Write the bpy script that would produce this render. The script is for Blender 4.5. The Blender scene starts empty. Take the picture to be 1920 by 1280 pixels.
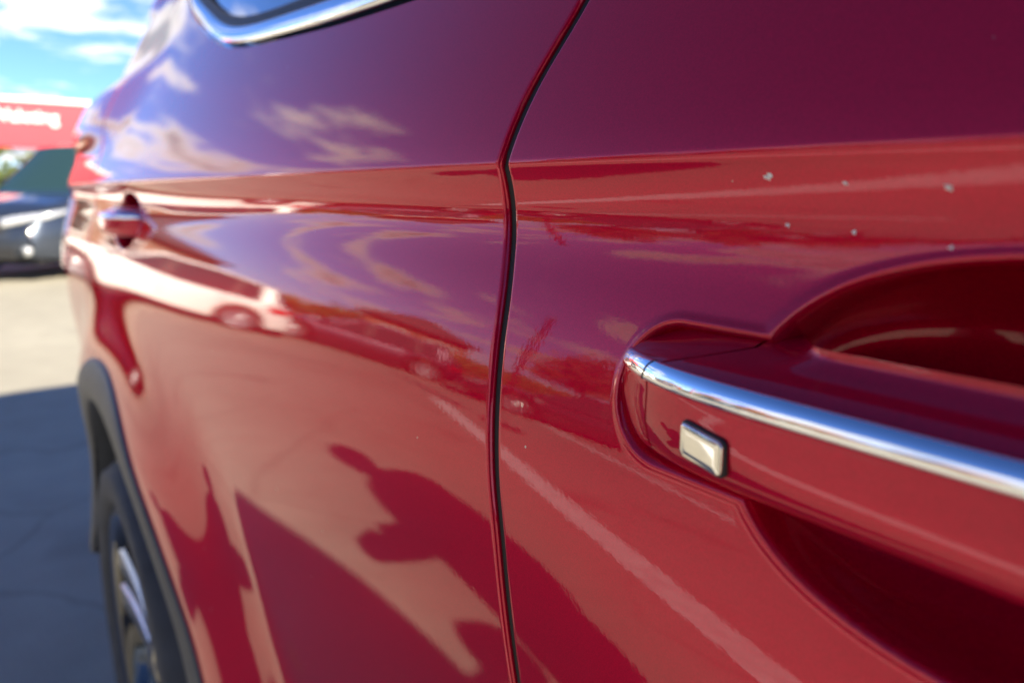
import bpy, bmesh, math, random
import numpy as np
from mathutils import Vector, Matrix
R = math.radians
scene = bpy.context.scene
# ---------------------------------------------------------------- camera
CAM = Vector((0, -.175, 1.14)); YAW, PITCH = 54.29, 11.51
cd = bpy.data.cameras.new('camera'); cam = bpy.data.objects.new('camera', cd)
scene.collection.objects.link(cam); scene.camera = cam
cam.location = CAM; cam.rotation_euler = (R(90-PITCH), 0, R(YAW))
cd.sensor_width = 36; cd.lens = 26.25; cd.clip_start = .02; cd.clip_end = 3000
cd.dof.use_dof = True; cd.dof.focus_distance = .285; cd.dof.aperture_fstop = 7.5
# ---------------------------------------------------------------- sun, sky, exposure
SUN_EL, SUN_AZ = 29.0, 13.0            # azimuth from +X (front of the red car) towards +Y (over its roof)
sdir = Vector((math.cos(R(SUN_AZ))*math.cos(R(SUN_EL)), math.sin(R(SUN_AZ))*math.cos(R(SUN_EL)), math.sin(R(SUN_EL))))
ld = bpy.data.lights.new('sun', 'SUN'); ld.energy = 5.0; ld.angle = R(.53); ld.color = (1, .90, .72)
sun = bpy.data.objects.new('sun', ld); scene.collection.objects.link(sun)
sun.rotation_euler = sdir.to_track_quat('Z', 'Y').to_euler(); sun.location = (10, 4, 12)
world = bpy.data.worlds.new('World'); scene.world = world; world.use_nodes = True
def build_world():
    nt = world.node_tree; N, L = nt.nodes, nt.links
    for n in list(N): N.remove(n)
    o = N.new('ShaderNodeOutputWorld'); bg = N.new('ShaderNodeBackground'); bg.inputs[1].default_value = .060
    sky = N.new('ShaderNodeTexSky'); sky.sky_type = 'NISHITA'; sky.sun_disc = False
    sky.sun_elevation = R(SUN_EL); sky.sun_rotation = math.atan2(sdir.x, sdir.y)
    sky.air_density = .8; sky.dust_density = .05; sky.ozone_density = 1.52
    tc = N.new('ShaderNodeTexCoord'); sep = N.new('ShaderNodeSeparateXYZ'); L.new(tc.outputs['Generated'], sep.inputs[0])
    def mth(op, a, b=None, c=None):
        m = N.new('ShaderNodeMath'); m.operation = op
        for i, v in enumerate((a, b, c)):
            if v is None: continue
            if isinstance(v, (int, float)): m.inputs[i].default_value = v
            else: L.new(v, m.inputs[i])
        return m.outputs[0]
    zz = mth('ADD', mth('MAXIMUM', sep.outputs[2], 0.0), .13)
    dv = N.new('ShaderNodeVectorMath'); dv.operation = 'DIVIDE'
    cb = N.new('ShaderNodeCombineXYZ')
    for i in range(3): L.new(zz, cb.inputs[i])
    L.new(tc.outputs['Generated'], dv.inputs[0]); L.new(cb.outputs[0], dv.inputs[1])
    def noise(off, scale, detail, rough, dist=.0):
        ad = N.new('ShaderNodeVectorMath'); ad.operation = 'ADD'; ad.inputs[1].default_value = off
        L.new(dv.outputs[0], ad.inputs[0])
        n = N.new('ShaderNodeTexNoise'); n.inputs['Scale'].default_value = scale; n.inputs['Detail'].default_value = detail
        n.inputs['Roughness'].default_value = rough; n.inputs['Distortion'].default_value = dist
        L.new(ad.outputs[0], n.inputs['Vector']); return n.outputs[0]
    OFF = CLOUD_OFF
    big = noise(OFF, .55, 2, .5); fine = noise(OFF, 1.9, 9, .56, .15)
    dens = mth('ADD', mth('MULTIPLY', big, .55), mth('MULTIPLY', fine, .62))
    # a denser bank low down, thinning towards the zenith
    dens = mth('ADD', dens, mth('MULTIPLY', mth('SUBTRACT', .27, sep.outputs[2]), .27))
    mr = N.new('ShaderNodeMapRange'); mr.interpolation_type = 'SMOOTHSTEP'
    mr.inputs[1].default_value = .59; mr.inputs[2].default_value = .70; L.new(dens, mr.inputs[0])
    # underside of thick cloud is grey, its rims are bright
    sh = N.new('ShaderNodeMapRange'); sh.interpolation_type = 'SMOOTHSTEP'
    sh.inputs[1].default_value = .63; sh.inputs[2].default_value = .74; L.new(dens, sh.inputs[0])
    cc = N.new('ShaderNodeMix'); cc.data_type = 'RGBA'
    cc.inputs[6].default_value = (12.0, 11.4, 10.4, 1); cc.inputs[7].default_value = (3.4, 3.8, 4.3, 1); L.new(sh.outputs[0], cc.inputs[0])
    mx = N.new('ShaderNodeMix'); mx.data_type = 'RGBA'
    tint = N.new('ShaderNodeMix'); tint.data_type = 'RGBA'; tint.blend_type = 'MULTIPLY'; tint.inputs[0].default_value = 1
    tint.inputs[7].default_value = (.54, .75, 1.22, 1); L.new(sky.outputs[0], tint.inputs[6])
    L.new(mr.outputs[0], mx.inputs[0]); L.new(tint.outputs[2], mx.inputs[6]); L.new(cc.outputs[2], mx.inputs[7])
    L.new(mx.outputs[2], bg.inputs[0]); L.new(bg.outputs[0], o.inputs[0])
CLOUD_OFF = (9.3, 4.1, 2.5)
build_world()
vs = scene.view_settings; vs.view_transform = 'Standard'; vs.look = 'None'; vs.exposure = 1.62; vs.gamma = 1; vs.use_curve_mapping = False
scene.cycles.max_bounces = 8; scene.cycles.glossy_bounces = 5; scene.cycles.sample_clamp_indirect = 6
scene.cycles.use_denoising = True
# ---------------------------------------------------------------- materials
def mat(name, col, rough=.5, metal=0., coat=0., spec=.5, noise=None, bump=None, emis=None, coat_rough=.0, trans=0.):
    """noise=(scale, amount): colour variation; bump=(scale, strength, distance)."""
    m = bpy.data.materials.new(name); m.use_nodes = True; nt = m.node_tree; b = nt.nodes['Principled BSDF']
    b.inputs['Base Color'].default_value = (*col, 1); b.inputs['Roughness'].default_value = rough
    b.inputs['Metallic'].default_value = metal; b.inputs['Coat Weight'].default_value = coat
    b.inputs['Coat Roughness'].default_value = coat_rough; b.inputs['Specular IOR Level'].default_value = spec
    b.inputs['Transmission Weight'].default_value = trans
    tc = nt.nodes.new('ShaderNodeTexCoord')
    if noise:
        n = nt.nodes.new('ShaderNodeTexNoise'); n.inputs['Scale'].default_value = noise[0]; n.inputs['Detail'].default_value = 6
        nt.links.new(tc.outputs['Object'], n.inputs['Vector'])
        r = nt.nodes.new('ShaderNodeMapRange'); r.inputs[1].default_value = .3; r.inputs[2].default_value = .7
        r.inputs[3].default_value = 1-noise[1]; r.inputs[4].default_value = 1+noise[1]; nt.links.new(n.outputs[0], r.inputs[0])
        v = nt.nodes.new('ShaderNodeVectorMath'); v.operation = 'SCALE'; v.inputs[0].default_value = col
        nt.links.new(r.outputs[0], v.inputs['Scale']); nt.links.new(v.outputs[0], b.inputs['Base Color'])
    if bump:
        n = nt.nodes.new('ShaderNodeTexNoise'); n.inputs['Scale'].default_value = bump[0]; n.inputs['Detail'].default_value = 3
        nt.links.new(tc.outputs['Object'], n.inputs['Vector'])
        bp = nt.nodes.new('ShaderNodeBump'); bp.inputs['Strength'].default_value = bump[1]; bp.inputs['Distance'].default_value = bump[2]
        nt.links.new(n.outputs[0], bp.inputs['Height']); nt.links.new(bp.outputs[0], b.inputs['Normal'])
        if coat: nt.links.new(bp.outputs[0], b.inputs['Coat Normal'])
    if emis: b.inputs['Emission Color'].default_value = (*emis[0], 1); b.inputs['Emission Strength'].default_value = emis[1]
    return m
def paint_red():
    m = mat('red_paint', (.50, .0, .028), .30, .40, 1.0, .0); nt = m.node_tree; b = nt.nodes['Principled BSDF']; L = nt.links
    b.inputs['Coat IOR'].default_value = 1.47; b.inputs['Specular Tint'].default_value = (1, .0, .10, 1)
    tc = nt.nodes.new('ShaderNodeTexCoord')
    # fine metal flake in the base coat
    vo = nt.nodes.new('ShaderNodeTexVoronoi'); vo.inputs['Scale'].default_value = 2600; L.new(tc.outputs['Object'], vo.inputs['Vector'])
    mr = nt.nodes.new('ShaderNodeMapRange'); mr.inputs[3].default_value = .82; mr.inputs[4].default_value = 1.2
    L.new(vo.outputs['Color'], mr.inputs[0])
    sc = nt.nodes.new('ShaderNodeVectorMath'); sc.operation = 'SCALE'; sc.inputs[0].default_value = (.50, .0, .028)
    L.new(mr.outputs[0], sc.inputs['Scale'])
    # settled dust specks
    vd = nt.nodes.new('ShaderNodeTexVoronoi'); vd.inputs['Scale'].default_value = 75; L.new(tc.outputs['Object'], vd.inputs['Vector'])
    d1 = nt.nodes.new('ShaderNodeMath'); d1.operation = 'LESS_THAN'; L.new(vd.outputs['Distance'], d1.inputs[0])
    wn = nt.nodes.new('ShaderNodeTexWhiteNoise'); L.new(vd.outputs['Position'], wn.inputs['Vector'])
    r2 = nt.nodes.new('ShaderNodeMapRange'); r2.inputs[1].default_value = .80; r2.inputs[2].default_value = 1; r2.inputs[3].default_value = 0; r2.inputs[4].default_value = .05
    L.new(wn.outputs['Value'], r2.inputs[0]); L.new(r2.outputs[0], d1.inputs[1])
    mx = nt.nodes.new('ShaderNodeMix'); mx.data_type = 'RGBA'; mx.inputs[7].default_value = (.55, .5, .46, 1)
    L.new(d1.outputs[0], mx.inputs[0]); L.new(sc.outputs[0], mx.inputs[6]); L.new(mx.outputs[2], b.inputs['Base Color'])
    cw = nt.nodes.new('ShaderNodeMath'); cw.operation = 'SUBTRACT'; cw.inputs[0].default_value = 1; L.new(d1.outputs[0], cw.inputs[1]); L.new(cw.outputs[0], b.inputs['Coat Weight'])
    # orange peel in the clear coat
    n = nt.nodes.new('ShaderNodeTexNoise'); n.inputs['Scale'].default_value = 420; n.inputs['Detail'].default_value = 2; L.new(tc.outputs['Object'], n.inputs['Vector'])
    bp = nt.nodes.new('ShaderNodeBump'); bp.inputs['Strength'].default_value = 1; bp.inputs['Distance'].default_value = .000013
    L.new(n.outputs[0], bp.inputs['Height']); L.new(bp.outputs[0], b.inputs['Coat Normal'])
    b.inputs['Coat Roughness'].default_value = .012
    return m
M = {}
M['red'] = paint_red()
M['chrome'] = mat('chrome', (.86, .87, .88), .06, 1, noise=(60, .04))
M['satin'] = mat('satin_button', (.80, .78, .72), .07, 1, noise=(200, .03))
M['glint'] = mat('glint_flake', (.95, .90, .82), .7, noise=(900, .25), bump=(2500, .8, .0003))  # pale colour in place of sun glints on the door
M['black'] = mat('black_plastic', (.018, .018, .019), .55, noise=(40, .2), bump=(900, .2, .0003))
M['clad'] = mat('grey_cladding', (.065, .065, .062), .5, noise=(30, .15), bump=(1500, .4, .0004))
M['dark'] = mat('dark_void', (.008, .007, .008), .9)
M['seal'] = mat('rubber_seal', (.006, .006, .006), .7)
M['tyre'] = mat('tyre_rubber', (.045, .045, .046), .75, noise=(25, .25), bump=(300, .3, .001))
M['rimdark'] = mat('rim_gloss_black', (.012, .012, .014), .12, .3, 1)
M['rimsilver'] = mat('rim_machined', (.62, .63, .65), .22, 1, noise=(90, .08))
M['glass'] = mat('privacy_glass', (.012, .016, .02), .02, 0, 1, 1.0)
M['carglass'] = mat('window_glass', (.02, .045, .035), .03, 0, 1, 1.0)
M['white'] = mat('white_paint', (.80, .79, .75), .3, 0, 1, noise=(3, .03))
M['navy'] = mat('dark_blue_grey_paint', (.035, .045, .065), .35, .5, 1, noise=(8, .06))
M['plum'] = mat('dark_plum_paint', (.045, .018, .035), .35, .5, 1, noise=(8, .06))
M['charcoal'] = mat('charcoal_paint', (.03, .03, .034), .35, .4, 1, noise=(8, .06))
M['silverpaint'] = mat('silver_paint', (.42, .43, .45), .3, .7, 1, noise=(8, .05))
M['lampglass'] = mat('headlamp_lens', (.75, .77, .78), .05, .6, 1, noise=(50, .3))
M['redlamp'] = mat('tail_lamp_lens', (.5, .01, .012), .08, 0, 1, noise=(60, .2))
M['banner'] = mat('red_fascia', (.55, .012, .03), .5, noise=(2, .06))
M['bannerdark'] = mat('canopy_underside', (.03, .03, .032), .8)
M['whitetext'] = mat('white_lettering', (.85, .84, .80), .5, noise=(20, .03))
M['line'] = mat('white_road_paint', (.86, .84, .76), .65, noise=(9, .18), bump=(120, .5, .002))
M['bark'] = mat('bark', (.11, .075, .05), .9, noise=(12, .35), bump=(30, .8, .02))
M['leafgreen'] = mat('green_leaves', (.085, .11, .025), .6, noise=(1.6, .5))
M['leaforange'] = mat('autumn_leaves', (.36, .12, .02), .6, noise=(1.6, .45))
M['leafyellow'] = mat('yellow_hedge', (.27, .20, .03), .6, noise=(1.6, .45))
M['brickbrown'] = None
M['skin'] = mat('skin', (.48, .29, .21), .5, noise=(30, .08))
M['jacket'] = mat('dark_jacket', (.03, .032, .04), .85, noise=(40, .2), bump=(200, .4, .002))
M['hair'] = mat('dark_hair', (.03, .02, .014), .6, noise=(90, .3))
M['roof'] = mat('grey_roof', (.12, .10, .095), .8, noise=(3, .2))
M['frame'] = mat('white_frames', (.7, .7, .68), .4, noise=(10, .04))
M['wall'] = mat('rendered_wall', (.30, .20, .13), .85, noise=(1.5, .12), bump=(40, .4, .004))
def brick(name, c1, c2):
    m = mat(name, c1, .85); nt = m.node_tree; b = nt.nodes['Principled BSDF']; tc = nt.nodes.new('ShaderNodeTexCoord')
    mp = nt.nodes.new('ShaderNodeMapping'); mp.inputs['Rotation'].default_value = (R(90), 0, 0)
    t = nt.nodes.new('ShaderNodeTexBrick'); t.inputs['Color1'].default_value = (*c1, 1); t.inputs['Color2'].default_value = (*c2, 1)
    t.inputs['Mortar'].default_value = (.32, .28, .24, 1); t.inputs['Scale'].default_value = 4.4; t.inputs['Mortar Size'].default_value = .012
    nt.links.new(tc.outputs['Object'], mp.inputs[0]); nt.links.new(mp.outputs[0], t.inputs['Vector']); nt.links.new(t.outputs[0], b.inputs['Base Color'])
    return m
M['brickbrown'] = brick('brown_brick', (.23, .13, .075), (.17, .10, .06)); M['brickred'] = brick('orange_brick', (.34, .14, .07), (.27, .10, .05))
def ground_mat():
    m = mat('pale_concrete', (.42, .385, .31), .85); nt = m.node_tree; b = nt.nodes['Principled BSDF']; L = nt.links
    tc = nt.nodes.new('ShaderNodeTexCoord')
    def ns(s, d):
        n = nt.nodes.new('ShaderNodeTexNoise'); n.inputs['Scale'].default_value = s; n.inputs['Detail'].default_value = d; L.new(tc.outputs['Object'], n.inputs['Vector']); return n.outputs[0]
    big, mid, fin = ns(.35, 4), ns(5, 6), ns(160, 4)
    cr = nt.nodes.new('ShaderNodeValToRGB'); cr.color_ramp.elements[0].position = .3; cr.color_ramp.elements[1].position = .7
    cr.color_ramp.elements[0].color = (.31, .282, .215, 1); cr.color_ramp.elements[1].color = (.385, .355, .275, 1); L.new(big, cr.inputs[0])
    a = nt.nodes.new('ShaderNodeMath'); a.operation = 'MULTIPLY_ADD'; a.inputs[1].default_value = .35; a.inputs[2].default_value = .825; L.new(mid, a.inputs[0])
    f = nt.nodes.new('ShaderNodeMath'); f.operation = 'MULTIPLY_ADD'; f.inputs[1].default_value = .7; f.inputs[2].default_value = .65; L.new(fin, f.inputs[0])
    p = nt.nodes.new('ShaderNodeMath'); p.operation = 'MULTIPLY'; L.new(a.outputs[0], p.inputs[0]); L.new(f.outputs[0], p.inputs[1])
    sc = nt.nodes.new('ShaderNodeVectorMath'); sc.operation = 'SCALE'; L.new(cr.outputs[0], sc.inputs[0]); L.new(p.outputs[0], sc.inputs['Scale'])
    # hairline cracks and old oil stains
    wv = nt.nodes.new('ShaderNodeTexNoise'); wv.inputs['Scale'].default_value = 2.5; wv.inputs['Detail'].default_value = 5; L.new(tc.outputs['Object'], wv.inputs['Vector'])
    wm = nt.nodes.new('ShaderNodeMix'); wm.data_type = 'RGBA'; wm.inputs[0].default_value = .16; L.new(tc.outputs['Object'], wm.inputs[6]); L.new(wv.outputs['Color'], wm.inputs[7])
    vc = nt.nodes.new('ShaderNodeTexVoronoi'); vc.feature = 'DISTANCE_TO_EDGE'; vc.inputs['Scale'].default_value = .42; L.new(wm.outputs[2], vc.inputs['Vector'])
    ck = nt.nodes.new('ShaderNodeMapRange'); ck.inputs[1].default_value = .002; ck.inputs[2].default_value = .005; ck.inputs[3].default_value = .84; ck.inputs[4].default_value = 1; L.new(vc.outputs['Distance'], ck.inputs[0])
    st = nt.nodes.new('ShaderNodeMapRange'); st.inputs[1].default_value = .60; st.inputs[2].default_value = .72; st.inputs[3].default_value = 1; st.inputs[4].default_value = .62; L.new(ns(.9, 3), st.inputs[0])
    k2 = nt.nodes.new('ShaderNodeMath'); k2.operation = 'MULTIPLY'; L.new(ck.outputs[0], k2.inputs[0]); L.new(st.outputs[0], k2.inputs[1])
    s2 = nt.nodes.new('ShaderNodeVectorMath'); s2.operation = 'SCALE'; L.new(sc.outputs[0], s2.inputs[0]); L.new(k2.outputs[0], s2.inputs['Scale'])
    L.new(s2.outputs[0], b.inputs['Base Color'])
    bp = nt.nodes.new('ShaderNodeBump'); bp.inputs['Strength'].default_value = .5; bp.inputs['Distance'].default_value = .006; L.new(fin, bp.inputs['Height']); L.new(bp.outputs[0], b.inputs['Normal'])
    return m
M['ground'] = ground_mat()
# ---------------------------------------------------------------- mesh helpers
C = scene.collection
def obj(name, verts, faces, m, parent=None, smooth=True, inv=None, bevel=None):
    me = bpy.data.meshes.new(name); me.from_pydata([tuple(map(float, v)) for v in verts], [], faces); me.update()
    if smooth: me.polygons.foreach_set('use_smooth', [True]*len(me.polygons))
    if m is not None: me.materials.append(M[m] if isinstance(m, str) else m)
    o = bpy.data.objects.new(name, me); C.objects.link(o)
    if parent: 
        o.parent = parent
        if inv is not None: o.matrix_parent_inverse = inv
    if bevel:
        md = o.modifiers.new('bevel', 'BEVEL'); md.width = bevel; md.segments = 2; md.limit_method = 'ANGLE'
    return o
def grid_faces(nu, nv, closed_v=False, flip=False, base=0):
    f = []
    for i in range(nu-1):
        for j in range(nv if closed_v else nv-1):
            j2 = (j+1) % nv; q = (base+i*nv+j, base+(i+1)*nv+j, base+(i+1)*nv+j2, base+i*nv+j2)
            f.append(q[::-1] if flip else q)
    return f
def grid(name, P, m, parent=None, closed_v=False, flip=False, **k):
    P = np.asarray(P); nu, nv = P.shape[:2]
    return obj(name, P.reshape(-1, 3), grid_faces(nu, nv, closed_v, flip), m, parent, **k)
def box_vf(x0, x1, y0, y1, z0, z1, base=0):
    v = [(x0,y0,z0),(x1,y0,z0),(x1,y1,z0),(x0,y1,z0),(x0,y0,z1),(x1,y0,z1),(x1,y1,z1),(x0,y1,z1)]
    f = [(0,3,2,1),(4,5,6,7),(0,1,5,4),(1,2,6,5),(2,3,7,6),(3,0,4,7)]
    return v, [tuple(a+base for a in q) for q in f]
def box(name, x0, x1, y0, y1, z0, z1, m, parent=None, bevel=.01, **k):
    v, f = box_vf(x0, x1, y0, y1, z0, z1); return obj(name, v, f, m, parent, smooth=False, bevel=bevel, **k)
def tube_vf(pts, rad, n=10, base=0, cap=True):
    pts = [Vector(p) for p in pts]; v, f = [], []; up = Vector((.13, .21, .97)).normalized()
    for i, p in enumerate(pts):
        t = (pts[min(i+1, len(pts)-1)]-pts[max(i-1, 0)]).normalized(); a = t.cross(up)
        if a.length < .05: a = t.cross(Vector((1, 0, 0)))
        a.normalize(); b = a.cross(t); r = rad[i] if hasattr(rad, '__len__') else rad
        for k in range(n):
            c, s = math.cos(2*math.pi*k/n), math.sin(2*math.pi*k/n); v.append(p+a*r*c+b*r*s)
    f = grid_faces(len(pts), n, True, base=base)
    if cap: f += [tuple(base+k for k in range(n)), tuple(base+(len(pts)-1)*n+k for k in range(n))[::-1]]
    return v, f
def tube(name, pts, rad, m, parent=None, n=10, **k):
    v, f = tube_vf(pts, rad, n); return obj(name, v, f, m, parent, **k)
def empty(name, loc=(0,0,0), rz=0):
    e = bpy.data.objects.new(name, None); C.objects.link(e); e.location = loc; e.rotation_euler = (0, 0, R(rz)); e.empty_display_size = .2
    return e
def tag(o, label=None, cat=None, group=None, kind=None):
    if label: o['label'] = label
    if cat: o['category'] = cat
    if group: o['group'] = group
    if kind: o['kind'] = kind
    return o
import numpy as np, math
# ---------- side surface of the red car: y = -out(x, z) ----------
ZC = 1.151                       # height of the shoulder crease
_TN = [(-.90,-14),(-.76,-10),(-.66,2),(-.56,9),(-.46,2),(-.36,-7),(-.28,-6.5),(-.23,-5),(-.16,0.5),(-.115,7.0),(-.087,12),(-.062,17),(-.044,18.5),(-.033,14),
       (-.022,1),(-.013,-14),(-.0035,-24),(-.0022,-22),(.0010,15),(.012,19),(.05,23),(.12,27),(.2,29),(.4,30)]
_ut = np.linspace(-.90,.4,13001)
_a = np.interp(_ut,[p[0] for p in _TN],[p[1] for p in _TN])
def _smooth(a, n):
    k = np.hanning(n+2)[1:-1]; k /= k.sum()
    return np.convolve(np.pad(a,(n//2,n//2),mode='edge'),k,mode='valid')[:len(a)]
_as = _smooth(_a, 161); _af = _smooth(_a, 13)
_w = np.clip((np.abs(_ut)-.004)/.006,0,1)
_a = _af*(1-_w)+_as*_w
_o = -np.concatenate([[0],np.cumsum(np.tan(np.radians((_a[1:]+_a[:-1])/2))*(_ut[1]-_ut[0]))])
_o -= np.interp(0,_ut,_o)
def sst(a,b,x):
    t = np.clip((x-a)/(b-a),0,1); return t*t*t*(t*(6*t-15)+10)
WX, WZ, WR = -1.22, .365, .365       # rear wheel centre and radius
FX = 1.26                            # front wheel centre
def plan(x):
    # outward bulge of the side in plan view
    return -.003*np.minimum(x+.1,0)**2 - .03*np.maximum(x-.2,0)**2 - .30*np.maximum(-x-1.95,0)**2 - .30*np.maximum(x-1.55,0)**2
def flare(x,z,cx):
    r = np.hypot(x-cx,(z-WZ)*.92)
    return .045*(1-sst(.46,.74,r))*(1-sst(.78,1.02,z))
def out_base(x,z):
    x=np.asarray(x,float); z=np.asarray(z,float)
    u = z-ZC
    w = 1+.30*sst(.25,1.0,-x)
    ul = np.where(u<0,u/w,u)
    o = np.interp(ul,_ut,_o)*np.where(u<0,w,1)
    o = o-np.clip(u,0,.05)*.09*sst(.7,1.6,-x)+.03*sst(1.25,1.9,-x)*(sst(.04,.13,u)-1.35*sst(.165,.25,u))
    return o-.008+plan(x)+flare(x,z,WX)+flare(x,z,FX)
# ---------- handle pockets ----------
HL = .222                            # handle length
HZ = 1.0738                           # handle mid height
HX = [(-.177, .0),(-1.34,.017)]       # rear end of each handle
def cup_depth(x,z,hx,hz=0.):
    bs = .047 if hz == 0 else .040
    X = x-hx; Zr = z-HZ-hz
    # oval scoop
    cx,cz,a,b = .131,.0045,.084,bs
    r = (np.abs((X-cx)/a)**2.5+np.abs((Zr-cz)/b)**2.3)**(1/2.4)
    f = np.maximum(1-r*r,0); scoop = .050*f**.55*sst(-.03,.12,f)
    # shallow seat round both handle feet
    px = np.clip(X,.020,HL-.020); d = np.hypot((X-px)/1.0,(Zr-.0020)*np.where(Zr>.0020,.96,1.))-.0190
    seat = .0052*(1-sst(-.0014,.0030,d))
    # a slim rolled bead along the rim of scoop and seat
    dm = np.minimum((r-1)*.048, d-.0026)
    bead = .0007*np.exp(-((dm-.0012)/.0013)**2)
    return np.maximum(scoop,seat)-bead
def out(x,z):
    o = out_base(x,z)
    for hx,hz in HX: o = o-cup_depth(x,z,hx,hz)
    return o
# ---------------------------------------------------------------- ground
def ground():
    v = [(-700,-700,0),(700,-700,0),(700,700,0),(-700,700,0)]
    tag(obj('ground', v, [(0,1,2,3)], 'ground', smooth=False), kind='structure')
ground()
def line(name, p0, p1, w, label, group=None):
    p0, p1 = Vector((*p0, .004)), Vector((*p1, .004)); d = (p1-p0).normalized(); n = Vector((-d.y, d.x, 0))*w/2
    k = max(2, int((p1-p0).length/.12)); rnd = random.Random(str(p0)); v = []
    for i in range(k+1):
        c = p0.lerp(p1, i/k); v += [c-n*(1+rnd.uniform(-.09, .05)), c+n*(1+rnd.uniform(-.09, .05))]
    f = [(2*i, 2*i+2, 2*i+3, 2*i+1) for i in range(k)]
    return tag(obj(name, v, f, 'line', smooth=False), label, 'marking', group)
LINES = [((-.2,-1.22),(-7.4,-4.55),'white parking bay line running slantwise past the red car'),
         ((-2.2,-4.6),(-9.4,-7.9),'second white parking bay line, in front of the dark parked cars')]
for a, b, l in LINES: line('parking_line', a, b, .22, l, 'white lines painted on the pale ground')
# ---------------------------------------------------------------- red car
CARC = Vector((-.07, .93, 0))
red = tag(empty('red_car', CARC), 'glossy metallic red car with chrome trimmed door handles and window line', 'car')
INV = Matrix.Translation(-CARC)
GAPPT = [(1.30,-.215),(1.2124,-.2382),(1.1971,-.2455),(1.1834,-.253),(1.1669,-.2586),(1.1541,-.2607),(1.1477,-.262),(1.1322,-.2640),(1.1188,-.2617),(1.0948,-.255),(1.0753,-.2521),(1.0602,-.2496),(1.0429,-.247),(1.0211,-.2431),(.9998,-.2375),(.9655,-.2323),(.9349,-.2277),(.8,-.206),(.6,-.185),(.4,-.175)]
RGAP = [(1.62,-1.60),(1.35,-1.605),(1.2,-1.60),(1.08,-1.60),(1.0,-1.592),(.93,-1.588),(.85,-1.586),(.4,-1.585)]
def spl(pts):
    # smoothed interpolation of (z, x) pairs
    a = np.array(sorted(pts)); zz = np.linspace(a[0,0], a[-1,0], 800); xx = np.interp(zz, a[:,0], a[:,1])
    k = np.hanning(31); k /= k.sum(); xs = np.convolve(np.pad(xx, 15, mode='edge'), k, mode='valid')
    return lambda z: np.interp(z, zz, xs)
gap, rgap = spl(GAPPT), spl(RGAP)
_BX = np.array([-2.3,-1.62,-1.53,-1.243,-.979,-.89,-.82,-.74,-.654,-.527,-.428,0,.5,.95,2.2])
_BZ = np.array([1.58,1.58,1.50,1.398,1.320,1.297,1.284,1.2745,1.267,1.256,1.250,1.232,1.212,1.195,1.10])
_bx = np.linspace(-2.3,2.2,3000); _bz = np.interp(_bx,_BX,_BZ); _k = np.hanning(121); _k /= _k.sum()
_bz = np.convolve(np.pad(_bz,60,mode='edge'),_k,mode='valid')
def belt(x): return np.interp(x,_bx,_bz)
def zlow(x):
    # lower edge of the painted panels: sill, or the arch round a wheel
    z = np.full_like(np.asarray(x,float), .46)
    for cx in (WX, FX):
        d = np.abs(x-cx); a = np.where(d<.515, WZ+np.sqrt(np.maximum(.515**2-d**2,0)), 0); z = np.maximum(z, a)
    return z
def rows():
    u = [np.linspace(0,1,46)]                               # fraction part below z=.84
    mid = np.concatenate([np.arange(.90,1.005,.005),np.arange(1.005,1.02,.0015),np.arange(1.02,ZC-.012,.0008),np.arange(ZC-.012,ZC+.008,.0007),np.arange(ZC+.008,ZC+.05,.003)])
    mid = np.sort(mid); mid = mid[np.concatenate([[True],np.diff(mid)>.0004])]; mid = mid[mid<ZC+.0485]
    top = np.linspace(0,1,22)[1:]
    return u[0][:-1], mid, top
def side_z(x):
    lo, mid, top = rows(); zl = zlow(x); zt = np.maximum(belt(x)-.004, ZC+.056)
    return np.concatenate([zl[...,None]+(.90-zl[...,None])*lo, np.broadcast_to(mid,x.shape+mid.shape), (ZC+.05)+(zt[...,None]-(ZC+.05))*top],-1)
def panel(name, xs, left=None, right=None):
    """xs: nominal columns; left/right: gap curves (functions of z) whose shape the edge columns follow."""
    xs = np.asarray(xs); n = len(xs); inset = np.zeros(n); RO = .0024; HG = .0026
    if left is not None:
        e = [(HG+.0006,.03),(HG+.0003,.008)]+[(HG+RO*(1-math.cos(a)), RO*(1-math.sin(a))) for a in np.linspace(0,math.pi/2,7)]
        keep = xs>xs[0]+HG+RO+.0004; inset = np.concatenate([[b for _,b in e], inset[keep]]); xs = np.concatenate([[xs[0]+a for a,_ in e], xs[keep]])
    if right is not None:
        e = [(HG+.0006,.03),(HG+.0003,.008)]+[(HG+RO*(1-math.cos(a)), RO*(1-math.sin(a))) for a in np.linspace(0,math.pi/2,7)]
        keep = xs<xs[-1]-HG-RO-.0004; inset = np.concatenate([inset[keep],[b for _,b in e[::-1]]]); xs = np.concatenate([xs[keep],[xs[-1]-a for a,_ in e[::-1]]])
    Z = side_z(xs); X = np.repeat(xs[:,None], Z.shape[1], 1)
    xe0, xe1 = xs[0], xs[-1]
    for _ in range(2):
        Xn = np.repeat(xs[:,None], Z.shape[1], 1)
        if left is not None: Xn = Xn+(left(Z)-xs0(left))*(1-sst(.02,.30,X-xs[0]))
        if right is not None: Xn = Xn+(right(Z)-xs0(right))*(1-sst(.02,.30,xs[-1]-X))
        X = Xn
    Y = -out(X,Z)+inset[:,None]
    return grid(name, np.stack([X,Y,Z],-1), 'red', red, flip=False, inv=INV)
def xs0(g): return {id(gap):-.25, id(rgap):-1.59}[id(g)]
def cols(a, b, fine):
    """columns a..b, 1.3 mm inside the given fine ranges, else growing coarser"""
    out_ = [a]
    while out_[-1] < b-1e-6:
        x = out_[-1]; d = min([0 if f0 <= x <= f1 else min(abs(x-f0), abs(x-f1)) for f0, f1 in fine])
        out_.append(min(b, x+min(.0008+d*.12, .014)))
    return out_
panel('front_door', cols(-.25, .86, [(-.25,-.246),(-.185,.05)]), left=gap)
panel('rear_door', cols(-1.59, -.25, [(-1.20,-.96),(-.254,-.25)]), left=rgap, right=gap)
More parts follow.
